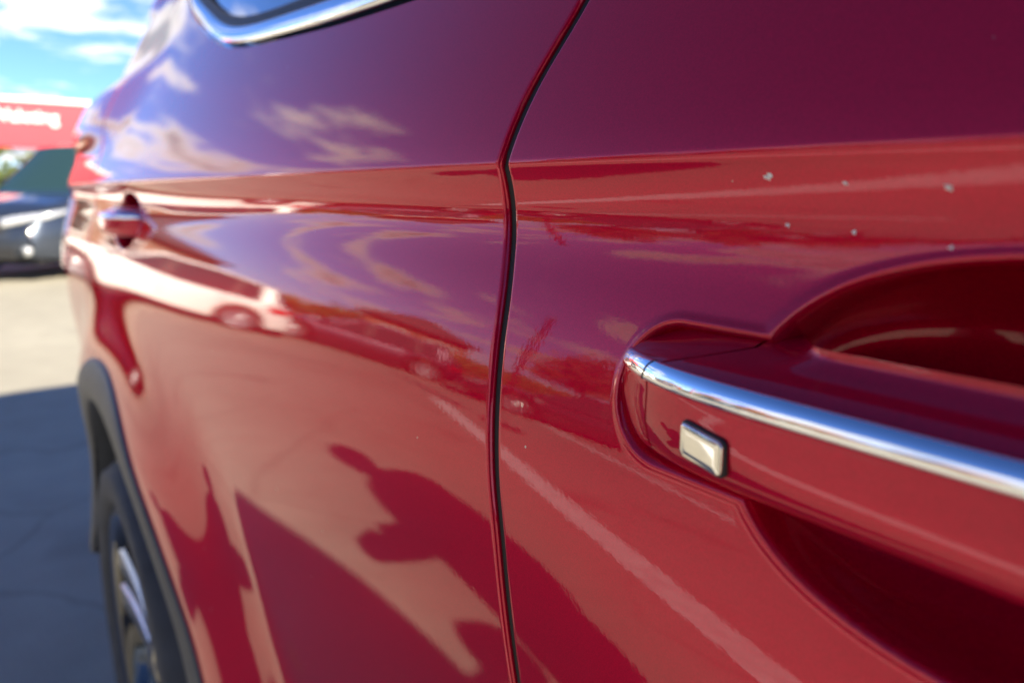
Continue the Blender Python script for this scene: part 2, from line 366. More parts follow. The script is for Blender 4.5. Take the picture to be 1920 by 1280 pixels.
panel('rear_quarter_panel', cols(-2.28, -1.59, [(-1.6,-1.59)]), right=rgap)
panel('front_fender', cols(.866, 2.1, [(.86,.862)]))
# rubber seal at the bottom of the door gaps
for g, nm in ((gap,'door_seal'),(rgap,'door_seal')):
    z = np.linspace(.5 if g is gap else .86, 1.235 if g is gap else 1.50, 120); x = g(z); y = -out_base(x,z)+.0024
    P = np.stack([np.stack([x+d,y+(0 if abs(d)<.004 else .0022),z],-1) for d in (-.0058,-.002,.002,.0058)],0)
    grid(nm, P, 'seal', red, inv=INV)
# window glass, chrome strip
def glass_strip(name, x0, x1, m='glass'):
    xs = np.linspace(x0,x1,60); q = np.linspace(0,1,14); zb = belt(xs)-.012; zt = np.maximum(np.interp(xs,[-1.5,.25,.95],[1.56,1.56,1.22]), zb+.004)
    Z = zb[:,None]+(zt-zb)[:,None]*q; X = np.repeat(xs[:,None],14,1); Y = -out_base(X,Z)+.012
    return grid(name, np.stack([X,Y,Z],-1), m, red, inv=INV)
glass_strip('rear_window', -1.50, -.235); glass_strip('front_window', -.19, .95)
xs = np.linspace(-.235,-.19,4); Z = belt(xs)[:,None]-.01+np.linspace(0,1,12)*(1.57-belt(xs)[:,None]); X = np.repeat(xs[:,None],12,1)
grid('door_pillar', np.stack([X,-out_base(X,Z)+.006,Z],-1), 'black', red, inv=INV)
def belt_trim(name, x0, x1, off, hw, prot, m):
    xs = np.linspace(x0,x1,260); z = belt(xs); P = np.stack([xs,-out_base(xs,z),z],-1); T = np.gradient(P,axis=0); T /= np.linalg.norm(T,axis=1)[:,None]
    e = 1e-3; nz = -(out_base(xs,z+e)-out_base(xs,z-e))/(2*e); Nn = np.stack([0*xs,-1+0*xs,nz],-1); Nn /= np.linalg.norm(Nn,axis=1)[:,None]
    B = np.cross(T,Nn); B /= np.linalg.norm(B,axis=1)[:,None]; B = np.where((B[:,2:]<0)&(np.abs(B[:,2:])>.2),-B,B)
    sec = [(hw*math.cos(a), prot*math.sin(a)) for a in np.linspace(-.25,math.pi+.25,15)]
    return grid(name, np.stack([P+B*(off+c)+Nn*(s+.001) for c,s in sec],1), m, red, inv=INV)
belt_trim('window_chrome_strip', -1.52, .93, .010, .0092, .005, 'chrome')
belt_trim('window_seal', -1.52, .93, .0245, .007, .002, 'black')
# roof, and the plain rest of the body inside the outer panels
xs = np.linspace(-2.22,.62,40); q = np.linspace(0,1,24); ye = -out_base(xs,np.full_like(xs,1.575)); 
P = np.zeros((40,24,3)); P[...,0] = xs[:,None]; P[...,1] = ye[:,None]+(1.86-2*ye[:,None])*q; drop = .10*sst(-1.5,-2.25,xs)+.16*np.maximum(xs-.1,0)**2*2
P[...,2] = (1.578+.075*(1-(2*q-1)**4))-drop[:,None]*.5
grid('roof', P, 'red', red, inv=INV)
# wheel-arch cladding, sill cladding
def arch(cx, m='clad'):
    a = np.linspace(R(-12),R(176),90); P = []
    for r, o in ((.452,-.055),(.456,-.002),(.461,.003),(.48,.006),(.518,.005),(.524,.002),(.525,-.008)):
        x = cx+r*np.cos(a); z = np.maximum(WZ+r*np.sin(a),.27); P.append(np.stack([x,-out_base(x,z)-o,z],-1))
    return grid('wheel_arch_cladding', np.stack(P,0), m, red, inv=INV)
arch(WX); arch(FX)
for cx in (WX, FX):      # dark liner inside each arch
    a = np.linspace(R(-25),R(205),50); P = [np.stack([cx+r*np.cos(a),np.full(50,y),np.maximum(WZ+r*np.sin(a),.2)],-1) for r,y in ((.456,-.03),(.46,.05),(.46,.145),(.05,.15))]
    grid('wheel_arch_liner', np.stack(P,0), 'dark', red, inv=INV)
xs = np.linspace(WX+.42,FX-.42,80); P = []
for z, o in ((.485,-.012),(.48,.012),(.45,.02),(.34,.018),(.28,.0),(.27,-.1)):
    P.append(np.stack([xs,-out_base(xs,np.full_like(xs,max(z,.3)))-o,np.full_like(xs,z)],-1))
grid('sill_cladding', np.stack(P,1), 'clad', red, inv=INV)
# rear bumper and lamp behind the rear wheel
xs = np.linspace(-2.3,WX-.44,30); P = []
for z, o in ((.475,-.01),(.47,.002),(.45,.004),(.41,.002),(.37,-.03)):
    P.append(np.stack([xs,-out_base(xs,np.full_like(xs,z))-o,np.full_like(xs,z)],-1))
grid('rear_bumper_cladding', np.stack(P,1), 'clad', red, inv=INV)
xs = np.linspace(-2.27,-2.03,20); Z = np.linspace(.96,1.12,12); X,Zg = np.meshgrid(xs,Z,indexing='ij')
grid('tail_lamp', np.stack([X,-out_base(X,Zg)-.006*np.clip((X+2.27)/.02,0,1)*np.clip((-2.03-X)/.02,0,1),Zg],-1), 'redlamp', red, inv=INV)
# ---- door handles
def handle(hx, hz, button, pro=1.):
    HZ = globals()['HZ']+hz
    hi = Matrix.Identity(4)
    ZT, ZBOT, XS, K = HZ+.0157, HZ-.0157, .0215, 1.25
    yb = -float(out_base(hx+.05,HZ))
    def yout(X):
        q = np.minimum(X,HL-X)/(HL/2); return yb-.0015-.0185*pro*(1-(1-q)**(4.5 if pro == 1 else 2.6))+.007*np.clip(1-np.minimum(X,HL-X)/.004,0,1)**2
    # section points: (depth inward from the outer face, z from top [0] to bottom [1]) - top inner .. chrome .. face .. bottom inner
    top = [(.040,.0,-.0100),(.030,.0,-.0088),(.022,.0,-.0066),(.012,.0,-.0028),(.0044,.0,.0)]
    chrome = [(.0042,.0,.0000)]+[(-.0002+.0040*(1-math.sin(a)), .0, -.0005+.0064*(1-math.cos(a))) for a in np.linspace(.0,math.pi/2,9)[1:]]+[(.0008,.0,.0063)]
    face = [(.0009,.0,.0064)]+[(.0009+.0016*((t-.5)*2)**2*(1 if t>.5 else .15), .0, .0066+.0204*t) for t in np.linspace(0,1,9)[1:]]
    bott = [(.0045,.0,.0290),(.008,.0,.0305),(.014,.0,.0314),(.022,.0,.0314),(.040,.0,.030)]
    def place(pts, q, part):
        P = np.zeros((len(q),len(pts),3))
        for j,(d,_,zd) in enumerate(pts):
            xs_ = XS+K*min(d,.022)
            if part == 'cap': X = q*(xs_-.0006)
            else: X = (xs_+.0006)+q*(HL-xs_-.0006)
            e = np.minimum(X,HL-X); yo = yout(X)
            thick = np.where((X>.055)&(X<HL-.03), .021, .040); thick = .040-.019*sst(.045,.075,X)*(1-sst(HL-.04,HL-.02,X))
            dd = np.minimum(d, thick)
            t = zd/.0314
            zt = ZT-.0035*np.clip(1-e/.007,0,1)**2; zb_ = ZBOT+.009*np.clip(1-e/.022,0,1)**2+.003*np.clip(1-e/.005,0,1)**2
            z = zt+(zb_-zt)*t
            P[:,j,0] = hx+X; P[:,j,1] = yo+dd; P[:,j,2] = z
        return P
    qc = np.concatenate([np.linspace(0,.2,9)[:-1],np.linspace(.2,1,14)]); qg = np.concatenate([np.linspace(0,.9,60)[:-1],np.linspace(.9,1,20)])
    def capped(name, pts, q, part, m, par):
        P = place(pts,q,part); nu,nv = P.shape[:2]; v = P.reshape(-1,3).tolist(); f = grid_faces(nu,nv,False)
        # end walls
        for i in (0,nu-1):
            c = len(v); ring = [i*nv+j for j in range(nv)]
            for j in ring: w = list(v[j]); v.append(w)
            cen = np.mean([v[j] for j in ring],0); v.append(cen.tolist())
            for j in range(nv-1):
                t_ = (c+j,c+j+1,c+nv); f.append(t_ if i==0 else t_[::-1])
        return obj(name, v, f, m, par, inv=hi)
    h = capped('door_handle', top+face_join(face)+bott, qg, 'grip', 'red', red)
    h.matrix_parent_inverse = INV
    capped('handle_cap', top+face_join(face)+bott, qc, 'cap', 'red', h)
    capped('chrome_strip', chrome, qc, 'cap', 'chrome', h); capped('chrome_strip', chrome, qg, 'grip', 'chrome', h)
    if button:
        bx, bz = .0500, HZ-.0030; w, hh = .0078, .0049
        def rr(w_, h_, r, n=6):
            p = []
            for k, (sx, sz) in enumerate(((1,1),(-1,1),(-1,-1),(1,-1))):
                for a in np.linspace(k*math.pi/2,(k+1)*math.pi/2,n): p.append((sx*(w_-r)+r*math.cos(a), sz*(h_-r)+r*math.sin(a)))
            return p
        def slab(name, w_, h_, r, y0, y1, bev, m):
            P = []; sh = .0006
            for ins, y in ((0,y0),(0,y1+bev),(bev*.3,y1+bev*.3),(bev,y1),(min(w_,h_)*.5,y1-.0001)):
                P.append([(hx+bx+px, float(yout(np.array(bx+px)))+y, bz+pz-.12*px) for px,pz in rr(w_-ins,h_-ins,max(r-ins,.0004))])
            P = np.array(P); nu,nv = P.shape[:2]; v = P.reshape(-1,3).tolist(); f = grid_faces(nu,nv,True,flip=False); f.append(tuple((nu-1)*nv+k for k in range(nv))[::-1])
            return obj(name, v, f, m, h, inv=hi)
        slab('button_surround', w+.0006, hh+.0006, .0020, .004, -.0002, .0004, 'black')
        slab('request_button', w, hh, .0018, .004, -.0012, .0006, 'satin')
    return h
def face_join(face): return [(.0040,.0,.0008),(.0026,.0,.0030),(.0012,.0,.0056)]+face
handle(*HX[0], True); handle(*HX[1], False, 1.8)

# added pale flakes standing in for sun glints, below the crease of the front door
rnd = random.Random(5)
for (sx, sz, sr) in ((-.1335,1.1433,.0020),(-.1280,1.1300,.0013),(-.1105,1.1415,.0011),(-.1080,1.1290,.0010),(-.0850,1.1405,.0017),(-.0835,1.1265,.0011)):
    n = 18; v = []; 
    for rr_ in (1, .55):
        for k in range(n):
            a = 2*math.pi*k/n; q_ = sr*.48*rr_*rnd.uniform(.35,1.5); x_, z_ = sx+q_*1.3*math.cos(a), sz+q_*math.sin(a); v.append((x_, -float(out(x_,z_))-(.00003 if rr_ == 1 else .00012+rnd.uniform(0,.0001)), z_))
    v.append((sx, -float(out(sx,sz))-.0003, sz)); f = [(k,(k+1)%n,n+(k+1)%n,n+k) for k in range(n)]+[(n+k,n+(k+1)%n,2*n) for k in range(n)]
    obj('glint_flake', v, f, 'glint', red, smooth=False, inv=INV)

# door mirror on the front door
def door_mirror():
    c = Vector((.82,-.140,1.215)); P = []
    for t in np.linspace(-1,1,15):            # across the car
        k = max(1-abs(t)**3.2,0)**.5; row = []
        for a in np.linspace(0,2*math.pi,24,endpoint=False):
            ca, sa = math.cos(a), math.sin(a); n_ = (abs(ca)**2.6+abs(sa)**2.6)**(-1/2.6)
            row.append((c.x+.015+(.085 if ca>0 else .045)*ca*n_*k, c.y+.110*t, c.z+(.080*sa*n_*k)+.012*t))
        P.append(row)
    m_ = grid('door_mirror', P, 'red', red, closed_v=True, inv=INV)
    P = [[(c.x-.034, c.y+.088*t, c.z+.060*s*(max(1-abs(t)**4,0))**.5+.012*t) for s in np.linspace(-1,1,7)] for t in np.linspace(-.97,.97,13)]
    grid('mirror_glass', P, 'chrome', m_)
    v, f = tube_vf([(.84,.02,1.150),(.84,-.03,1.160),(.835,-.075,1.185)], [.032,.028,.03], 12); obj('mirror_foot', v, f, 'black', m_)
door_mirror()
# ---------------------------------------------------------------- wheels and the other cars
def wheel(parent, cx, cy, rad, side, rimr, red_style=False, inv=None, width=.22):
    """side = -1: outer face towards -Y. Built round (cx, cy, rad)."""
    def T(P):
        P = np.asarray(P, float); Q = np.empty_like(P); Q[...,0] = cx+P[...,0]; Q[...,1] = cy+side*P[...,1]; Q[...,2] = rad+P[...,2]; return Q
    def lathe(prof, n=56):
        a = np.linspace(0, 2*math.pi, n, endpoint=False)
        return T(np.stack([np.stack([r*np.cos(a), np.full(n, d), r*np.sin(a)], -1) for r, d in prof], 0))
    k = dict(inv=inv) if inv is not None else {}
    w = width
    rim = grid('wheel', lathe([(rimr*.2,-.10),(rimr*.86,-.11),(rimr*.88,-.02),(rimr*.93,-.004),(rimr*.985,.004),(rimr*1.0,.0),(rimr*1.0,-.02)]), 'rimdark' if red_style else 'silverpaint', parent, closed_v=True, flip=side>0, **k)
    c = (rad-rimr)
    grid('tyre', lathe([(rimr*.985,-.03),(rimr*.99,.0),(rimr+c*.12,.010),(rimr+c*.3,.015),(rimr+c*.55,.016),(rimr+c*.72,.012),(rad-.018,.002),(rad-.005,-.014),(rad-.001,-.03),(rad-.001,-w+.03),(rad-.02,-w+.005),(rimr,-w)]), 'tyre', rim, closed_v=True, flip=side>0)
    grid('hub', lathe([(0.001,-.012),(rimr*.13,-.012),(rimr*.16,-.016),(rimr*.24,-.02),(rimr*.27,-.035),(rimr*.27,-.10)], 28), 'rimdark' if red_style else 'silverpaint', rim, closed_v=True, flip=side>0)
    for s in range(5):
        for tw in ((-.16, .16) if red_style else (0,)):
            th = s*2*math.pi/5+.35; v, f = [], []
            for t in np.linspace(0, 1, 6):
                r = rimr*(.20+.74*t); hw = rimr*((.075+.02*t) if red_style else (.12-.02*t)); off = tw*(.55+.75*t)*rimr*.8
                dep = -.022+.016*t*t
                for (sy, dd) in ((-1,-.045),(-1,-.006),(-.72,0),(.72,0),(1,-.006),(1,-.045)):
                    lx, ly = r, off+sy*hw; v.append((lx*math.cos(th)-ly*math.sin(th), dep+dd, lx*math.sin(th)+ly*math.cos(th)))
            V = T(v); fs = grid_faces(6, 6, False, flip=side<0)
            sp = obj('spoke', V, fs, 'rimdark' if red_style else 'silverpaint', rim, smooth=False)
            if red_style:
                sp.data.materials.append(M['rimsilver'])
                for p in sp.data.polygons:
                    if p.index % 5 in (1, 2, 3): p.material_index = 1
    # brake disc
    grid('brake_disc', lathe([(rimr*.2,-.085),(rimr*.68,-.085),(rimr*.68,-.105)], 40), 'rimsilver', rim, closed_v=True, flip=side>0)
    return rim
wheel(red, WX, -.030, WR, -1, .282, True, INV); wheel(red, FX, -.030, WR, -1, .282, True, INV)
def ip(x, pts):
    a = np.array(sorted(pts)); n = 400; g = np.linspace(a[0,0], a[-1,0], n); v = np.interp(g, a[:,0], a[:,1])
    k = np.hanning(17); k /= k.sum(); v = np.convolve(np.pad(v, 8, mode='edge'), k, mode='valid'); return np.interp(x, g, v)
def car(parent, L, W, Ht, wb, paint, cy=0., hatch=True, rad=.33, inv=None, shell=False, suv=False, lampc='lampglass'):
    """A whole car facing +X, centre at (0, cy): lower body, bonnet, glasshouse, lamps, bumpers, wheels, as parts of parent."""
    k = dict(inv=inv) if inv is not None else {}; h = L/2; fx, rx = wb*.5-.02, -wb*.5-.02+.0
    zb = Ht*(.60 if not suv else .60); sill = .20 if not suv else .26
    def P_(name, P, m, par=parent, **kk): return grid(name, P, m, par, **{**kk, **(k if par is parent else {})})
    zd = lambda x: ip(x, [(-h,zb*.80),(-h+.05,zb*.98),(-h+.3,zb*1.03),(-.3,zb*1.0),(h-1.25,zb*.985),(h-.9,zb*.955),(h-.35,zb*.86),(h-.1,zb*.74),(h,zb*.60)])
    hw = lambda x: W/2*(1-.16*np.clip((np.abs(x)-(h-.55))/.55,0,1)**2.2)*(1-.02*np.clip(np.abs(x)/h,0,1)**2)
    arch_r = rad+.065
    def zl(x):
        z = np.full_like(x, sill)+.06*np.clip((np.abs(x)-(h-.5))/.5,0,1)
        for c in (fx, rx):
            d = np.abs(x-c); z = np.maximum(z, np.where(d<arch_r, rad+np.sqrt(np.maximum(arch_r**2-d**2,0)), 0))
        return z
    xs = np.linspace(-h, h, 121); fr = [(.95,0),(.985,.10),(1.0,.28),(1.0,.5),(.985,.68),(.965,.80),(.95,.90),(.91,.965),(.83,1.0)]
    for s in (-1, 1):
        Z0, Z1, H = zl(xs), zd(xs), hw(xs)
        P = np.stack([np.stack([xs, cy+s*H*a, Z0+(Z1-Z0)*b], -1) for a, b in fr], 1); o = P_('body_side', P, paint, flip=s<0)
        # shut lines, handle
        if not shell:
            for xg in (h-1.35-.0, (fx+rx)/2-.12, rx+.30):
                zz = np.linspace(zb*.42, zb*.99, 14); Zl = zl(np.array([xg]))[0]; y = [float(hw(np.array([xg]))[0]*np.interp((z-Zl)/(zd(np.array([xg]))[0]-Zl), [b for _, b in fr], [a for a, _ in fr]))+.001 for z in zz]
                G = np.stack([np.stack([np.full(14, xg+d), cy+s*np.array(y), zz], -1) for d in (-.006, .006)], 0); grid('shut_line', G, 'black', o, flip=s<0)
            for xg in ((fx+rx)/2+.02, rx+.42):
                y = float(hw(np.array([xg]))[0])*.972; v, f = box_vf(xg-.11, xg+.11, cy+s*y-.02, cy+s*y+.02, zb*.79, zb*.79+.03); obj('handle', v, f, paint, o, smooth=False, bevel=.008)
            v, f = tube_vf([(h-1.33, cy+s*(W/2-.03), zb*1.03), (h-1.36, cy+s*(W/2+.06), zb*1.06), (h-1.38, cy+s*(W/2+.17), zb*1.07)], [.03,.075,.06], 10); obj('door_mirror', v, f, paint, parent, **k)
            box('sill_trim', rx+arch_r+.02, fx-arch_r-.02, cy+s*W/2*.93-.02, cy+s*W/2*.93+.02, sill-.05, sill+.04, 'black', parent, **k)
    # deck: bonnet and the shelf under the glass
    q = np.linspace(-1, 1, 15)
    def deck(name, x0, x1):
        x = np.linspace(x0, x1, 30); P = np.stack([np.stack([x, cy+hw(x)*.83*t, zd(x)+.035*(1-t*t)], -1) for t in q], 1); return P_(name, P, paint, flip=True)
    deck('bonnet', h-1.25, h-.02); deck('rear_deck', -h+.02, h-1.25)
    # ends
    def end(name, x, sx):
        x_ = np.array([x]); H = hw(x_)[0]; z0, z1 = zl(x_)[0], zd(x_)[0]; P = []
        for t in np.linspace(-.97, .97, 17):
            P.append([(x+sx*(bul*(1-(t)**4)), cy+t*H*.98, z0+(z1+.03*(1-t*t)-z0)*b) for b, bul in ((0,.0),(.12,.04),(.3,.06),(.55,.06),(.8,.045),(1,.0))])
        return P_(name, P, paint, flip=sx>0)
    fb = end('front_bumper', h-.005, 1); rb = end('tailgate', -h+.005, -1)
    if not shell:
        v, f = box_vf(h+.035, h+.066, cy-W*.30, cy+W*.30, .30, .44); obj('lower_grille', v, f, 'black', fb, smooth=False, bevel=.01)
        v, f = box_vf(h-.02, h+.063, cy-W*.22, cy+W*.22, zb*.56, zb*.66); obj('grille', v, f, 'black', fb, smooth=False, bevel=.02)
        v, f = box_vf(h+.05, h+.072, cy-.26, cy+.26, .46, .57); obj('number_plate', v, f, 'whitetext', fb, smooth=False, bevel=.004)
        for s in (-1, 1):
            # swept-back headlamp: a wrapped wedge proud of the wing
            P = []
            for t in np.linspace(0, 1, 12):
                x = h+.045-.52*t**1.6; yy = float(hw(np.array([min(x, h-.01)]))[0]); y = (W*.22+(yy+.004-W*.22)*min(1, t*1.7))
                zc_ = zb*(.665+.13*t); hh = .055*(1-.65*t**2)
                P.append([(x-.012, cy+s*y*.985, zc_+hh), (x+.008, cy+s*(y+.008), zc_+hh*.6), (x+.012, cy+s*(y+.012), zc_), (x+.006, cy+s*(y+.008), zc_-hh*.8), (x-.012, cy+s*y*.985, zc_-hh)])
            P_('headlamp', P, lampc, flip=s>0)
            P = []
            for t in np.linspace(0, 1, 8):
                x = -h-.03+.36*t**1.5; y = min(W*.30+W*.3*t, float(hw(np.array([max(x, -h+.01)]))[0])*.985+.012)
                P.append([(x, cy+s*y, zb*.94), (x-.012*(1-t), cy+s*(y+.008), zb*.86), (x, cy+s*y, zb*.74)])
            P_('tail_lamp', P, 'redlamp', flip=s<0)
            v, f = tube_vf([(h-.03, cy+s*W*.37, .40), (h+.035, cy+s*W*.37, .40)], .055, 14); obj('fog_lamp', v, f, lampc, fb)
    # glasshouse
    ws0, ws1 = h-1.20, h-1.95; rr1, rr0 = (-h+.42, -h+.10) if hatch else (-h+1.15, -h+.55)
    zt = lambda x: ip(x, [(rr0,zb*1.01),(rr1,Ht*.93),(rr1+.7,Ht*.99),((rr1+ws1)/2+.2,Ht),(ws1,Ht*.955),(ws0,zb*.985)])
    yb = lambda x: hw(x)*.885
    def gh(x, a, b):     # a: 0 belt .. 1 rail
        z0 = zd(x)-.01; z1 = np.maximum(zt(x)-.035, z0+.002); z = z0+(z1-z0)*a; return np.stack([x, yb(x)-.30*(z-z0)-b, z], -1)
    for s in (-1, 1):
        x = np.linspace(rr0, ws0, 50); aa = np.linspace(0, 1, 9)
        P = np.stack([gh(x, a, .0) for a in aa], 1); P[...,1] = cy+s*P[...,1]; g = P_('side_window', P, 'carglass', flip=s<0)
        for x0, x1, lean in ((ws1-.02,ws1+.05,-1),((fx+rx)/2-.16,(fx+rx)/2-.06,0),(rx+.18,rx+.27,0),(rr0+.0,rr1+.28,2)):
            n = 12; a_ = np.linspace(0, 1, n)
            if lean == -1:
                A = [np.interp(a_, [0,1], [ws0-.16, ws1-.06]), np.interp(a_, [0,1], [ws0, ws1+.02])]
            elif lean == 2:
                A = [np.interp(a_, [0,1], [rr0, rr1-.02]), np.interp(a_, [0,1], [rr0+.42, rr1+.20])]
            else: A = [np.full(n, x0), np.full(n, x1)]
            PP = []
            for t in np.linspace(0, 1, 6):
                xx = A[0]+(A[1]-A[0])*t; pt = np.stack([gh(np.array([xx[i]]), min(a_[i], 1), -.006)[0] for i in range(n)], 0); pt[:,1] = cy+s*pt[:,1]; PP.append(pt)
            P_('pillar', np.stack(PP, 0), paint if lean else 'black', flip=s>0)
        P = np.stack([gh(x, a, b) for a, b in ((.93,-.006),(.97,-.010),(1.0,-.004),(1.02,.012))], 1); P[...,1] = cy+s*P[...,1]
        P = P[6:-3]; P_('roof_rail', P, paint, flip=s<0)
    def top(name, x0, x1, m, lift, a0=.96):
        x = np.linspace(x0, x1, 24); e = gh(x, 1., .0); return P_(name, np.stack([np.stack([x, cy+e[:,1]*a0*t, e[:,2]+.034*(1-t**4)+lift], -1) for t in q], 1), m, flip=True)
    top('windscreen', ws1-.02, ws0, 'carglass', 0, .97); top('roof_panel', rr1, ws1, paint, .006, 1.0); top('rear_screen', rr0, rr1, 'carglass', 0)
    # underside
    box('underbody', -h+.12, h-.12, cy-W*.40, cy+W*.40, sill-.04, zb*.7, 'dark', parent, **k)
    if not shell:
        for c in (fx, rx):
            for s in (-1, 1): wheel(parent, c, cy+s*(W/2-.015), rad, s, rad*.69, width=.20, **k)
    return fx, rx
car(red, 4.36, 1.50, 1.585, 2.64, 'red', cy=0., hatch=True, inv=Matrix.Translation((.02,.0,0)), shell=True, suv=True)
def parked(name, label, loc, heading, **k):
    e = tag(empty(name, (*loc, 0), heading), label, 'car', 'parked cars'); car(e, **k); return e
PARKED = [
 ('parked_car', 'dark blue grey tall car parked beside the red canopy, nose towards the red car', (-12.9, 1.4), -44, dict(L=4.4, W=1.86, Ht=1.84, wb=2.65, paint='navy', suv=True, rad=.36)),
 ('parked_car', 'white hatchback parked side on, mirrored in the red rear door', (-12.6, -2.35), 110, dict(L=4.0, W=1.74, Ht=1.58, wb=2.5, paint='white', rad=.32)),
 ('parked_car', 'dark plum hatchback parked next to the white hatchback', (-13.2, -6.2), 114, dict(L=4.2, W=1.78, Ht=1.47, wb=2.6, paint='plum', rad=.33)),
 ('parked_car', 'charcoal saloon parked beside the red feather flag', (-9.1, -8.9), 133, dict(L=4.6, W=1.8, Ht=1.43, wb=2.7, paint='charcoal', rad=.33, hatch=False)),
]
for a in PARKED: parked(a[0], a[1], a[2], a[3], **a[4])
# ---------------------------------------------------------------- canopy with lettering
def text_mesh(name, s, size, m, parent, M4, extr=.01):
    cu = bpy.data.curves.new(name, 'FONT'); cu.body = s; cu.size = size; cu.extrude = extr; cu.align_x = 'RIGHT'; cu.offset = size*.015
    o = bpy.data.objects.new(name, cu); C.objects.link(o); dg = bpy.context.evaluated_depsgraph_get(); me = bpy.data.meshes.new_from_object(o.evaluated_get(dg))
    bpy.data.objects.remove(o); me.materials.clear(); me.materials.append(M[m]); me.transform(M4)
    r = bpy.data.objects.new(name, me); C.objects.link(r); r.parent = parent; return r
def canopy():
    e = tag(empty('car_wash_canopy', (-17.6, .0, 0), 4), 'red flat roofed canopy with white lettering behind the dark parked car', 'canopy')
    # local: x = depth (front face at x=0 looks to +X), y = along the face
    Lw = 4.55
    box('fascia', -.12, 0, -1.2, Lw-2.4, 1.93, 2.80, 'banner', e, bevel=.015)
    box('fascia_trim', -.14, .03, -1.22, Lw-2.38, 2.80, 2.87, 'whitetext', e, bevel=.01)
    box('side_fascia', -4.5, -.121, Lw-2.52, Lw-2.4, 1.93, 2.80, 'banner', e, bevel=.015)
    box('side_fascia', -4.5, -.121, -1.2, -1.08, 1.93, 2.80, 'banner', e, bevel=.015)
    box('canopy_roof', -4.5, -.13, -1.07, Lw-2.53, 2.6, 2.7, 'bannerdark', e, bevel=.01)
    for y in (-1.1, Lw-2.6):
        for x in (-.3, -4.3): box('post', x, x+.16, y, y+.16, 0, 1.94, 'banner', e, bevel=.01)
    M4 = Matrix.Translation((.004, 1.50, 2.42)) @ Matrix.Rotation(R(90), 4, 'Z') @ Matrix.Rotation(R(90), 4, 'X')
    text_mesh('lettering', 'Car Valeting', .31, 'whitetext', e, M4)
canopy()
# ---------------------------------------------------------------- trees, hedge
def leaves(center, radii, n, size, seed, clumps=14):
    rnd = np.random.default_rng(seed); cl = rnd.normal(size=(clumps,3)); cl /= np.linalg.norm(cl,axis=1)[:,None]; cl *= rnd.uniform(.35,.85,(clumps,1))
    k = rnd.integers(0, clumps, n); p = cl[k]+rnd.normal(size=(n,3))*.20; p = np.asarray(center)+p*np.asarray(radii)
    a = rnd.normal(size=(n,3)); a /= np.linalg.norm(a,axis=1)[:,None]; b = np.cross(a, rnd.normal(size=(n,3))); b /= np.linalg.norm(b,axis=1)[:,None]
    s = size*rnd.uniform(.6,1.4,(n,1)); v = np.stack([p-a*s, p+b*s*.55, p+a*s, p-b*s*.55], 1).reshape(-1,3)
    return v, [(4*i,4*i+1,4*i+2,4*i+3) for i in range(n)]
def tree(loc, ht, rad, m, seed, label, n=2600, size=.13):
    e = tag(empty('tree', (*loc, 0)), label, 'tree', 'trees round the car park'); rnd = random.Random(seed)
    tv, tf = tube_vf([(0,0,0),(.04,.02,ht*.25),(-.05,.05,ht*.5),(.02,0,ht*.8)], [.17,.14,.1,.03], 9)
    tr = obj('trunk', tv, tf, 'bark', e)
    for i in range(6):
        a = rnd.uniform(0,6.28); z = ht*rnd.uniform(.3,.6); l = rad*rnd.uniform(.6,.9)
        v, f = tube_vf([(0,0,z),(math.cos(a)*l*.5,math.sin(a)*l*.5,z+l*.35),(math.cos(a)*l,math.sin(a)*l,z+l*.6)], [.06,.04,.015], 6); obj('limb', v, f, 'bark', tr)
    v, f = leaves((0,0,ht*.64), (rad,rad,ht*.36), n, size, seed); obj('crown', v, f, m, e, smooth=False)
    return e
TREES = [((-27,.2),4.0,1.2,'leafgreen',1,'green tree rising behind the red canopy'),
 ((-17,-16.0),4.6,2.0,'leaforange',3,'broad orange autumn tree beside the brick building'),((-14.2,-18.0),4.2,1.9,'leaforange',4,'low orange autumn tree second from the brick building'),((-11.2,-19.4),3.9,1.8,'leaforange',5,'rust coloured autumn tree third from the brick building'),
 ((-7.8,-20.8),3.6,1.8,'leaforange',6,'small rust coloured autumn tree furthest from the brick building')]
for a in TREES: tree(*a)
def hedge(p0, p1, h, w, m, label, seed):
    p0, p1 = Vector((*p0,0)), Vector((*p1,0)); L = (p1-p0).length; e = tag(empty('hedge', (p0+p1)/2, math.degrees(math.atan2(p1.y-p0.y,p1.x-p0.x))), label, 'hedge')
    rnd = np.random.default_rng(seed); n = int(L*420); p = np.stack([rnd.uniform(-L/2,L/2,n), rnd.normal(0,w*.35,n), np.abs(rnd.beta(2,1.4,n))*h], -1)
    a = rnd.normal(size=(n,3)); a /= np.linalg.norm(a,axis=1)[:,None]; b = np.cross(a,rnd.normal(size=(n,3))); b /= np.linalg.norm(b,axis=1)[:,None]; s = .09*rnd.uniform(.6,1.4,(n,1))
    v = np.stack([p-a*s,p+b*s*.6,p+a*s,p-b*s*.6],1).reshape(-1,3); obj('foliage', v, [(4*i,4*i+1,4*i+2,4*i+3) for i in range(n)], m, e, smooth=False)
    for i in range(int(L/1.2)):
        x = -L/2+.6+i*1.2; tv, tf = tube_vf([(x,0,0),(x+.05,.03,h*.6)], [.04,.02], 6); obj('stem', tv, tf, 'bark', e)
hedge((-18.5,-10.5),(-14.5,-14.0),1.5,.9,'leafyellow','yellow green hedge in front of the orange brick building',11)
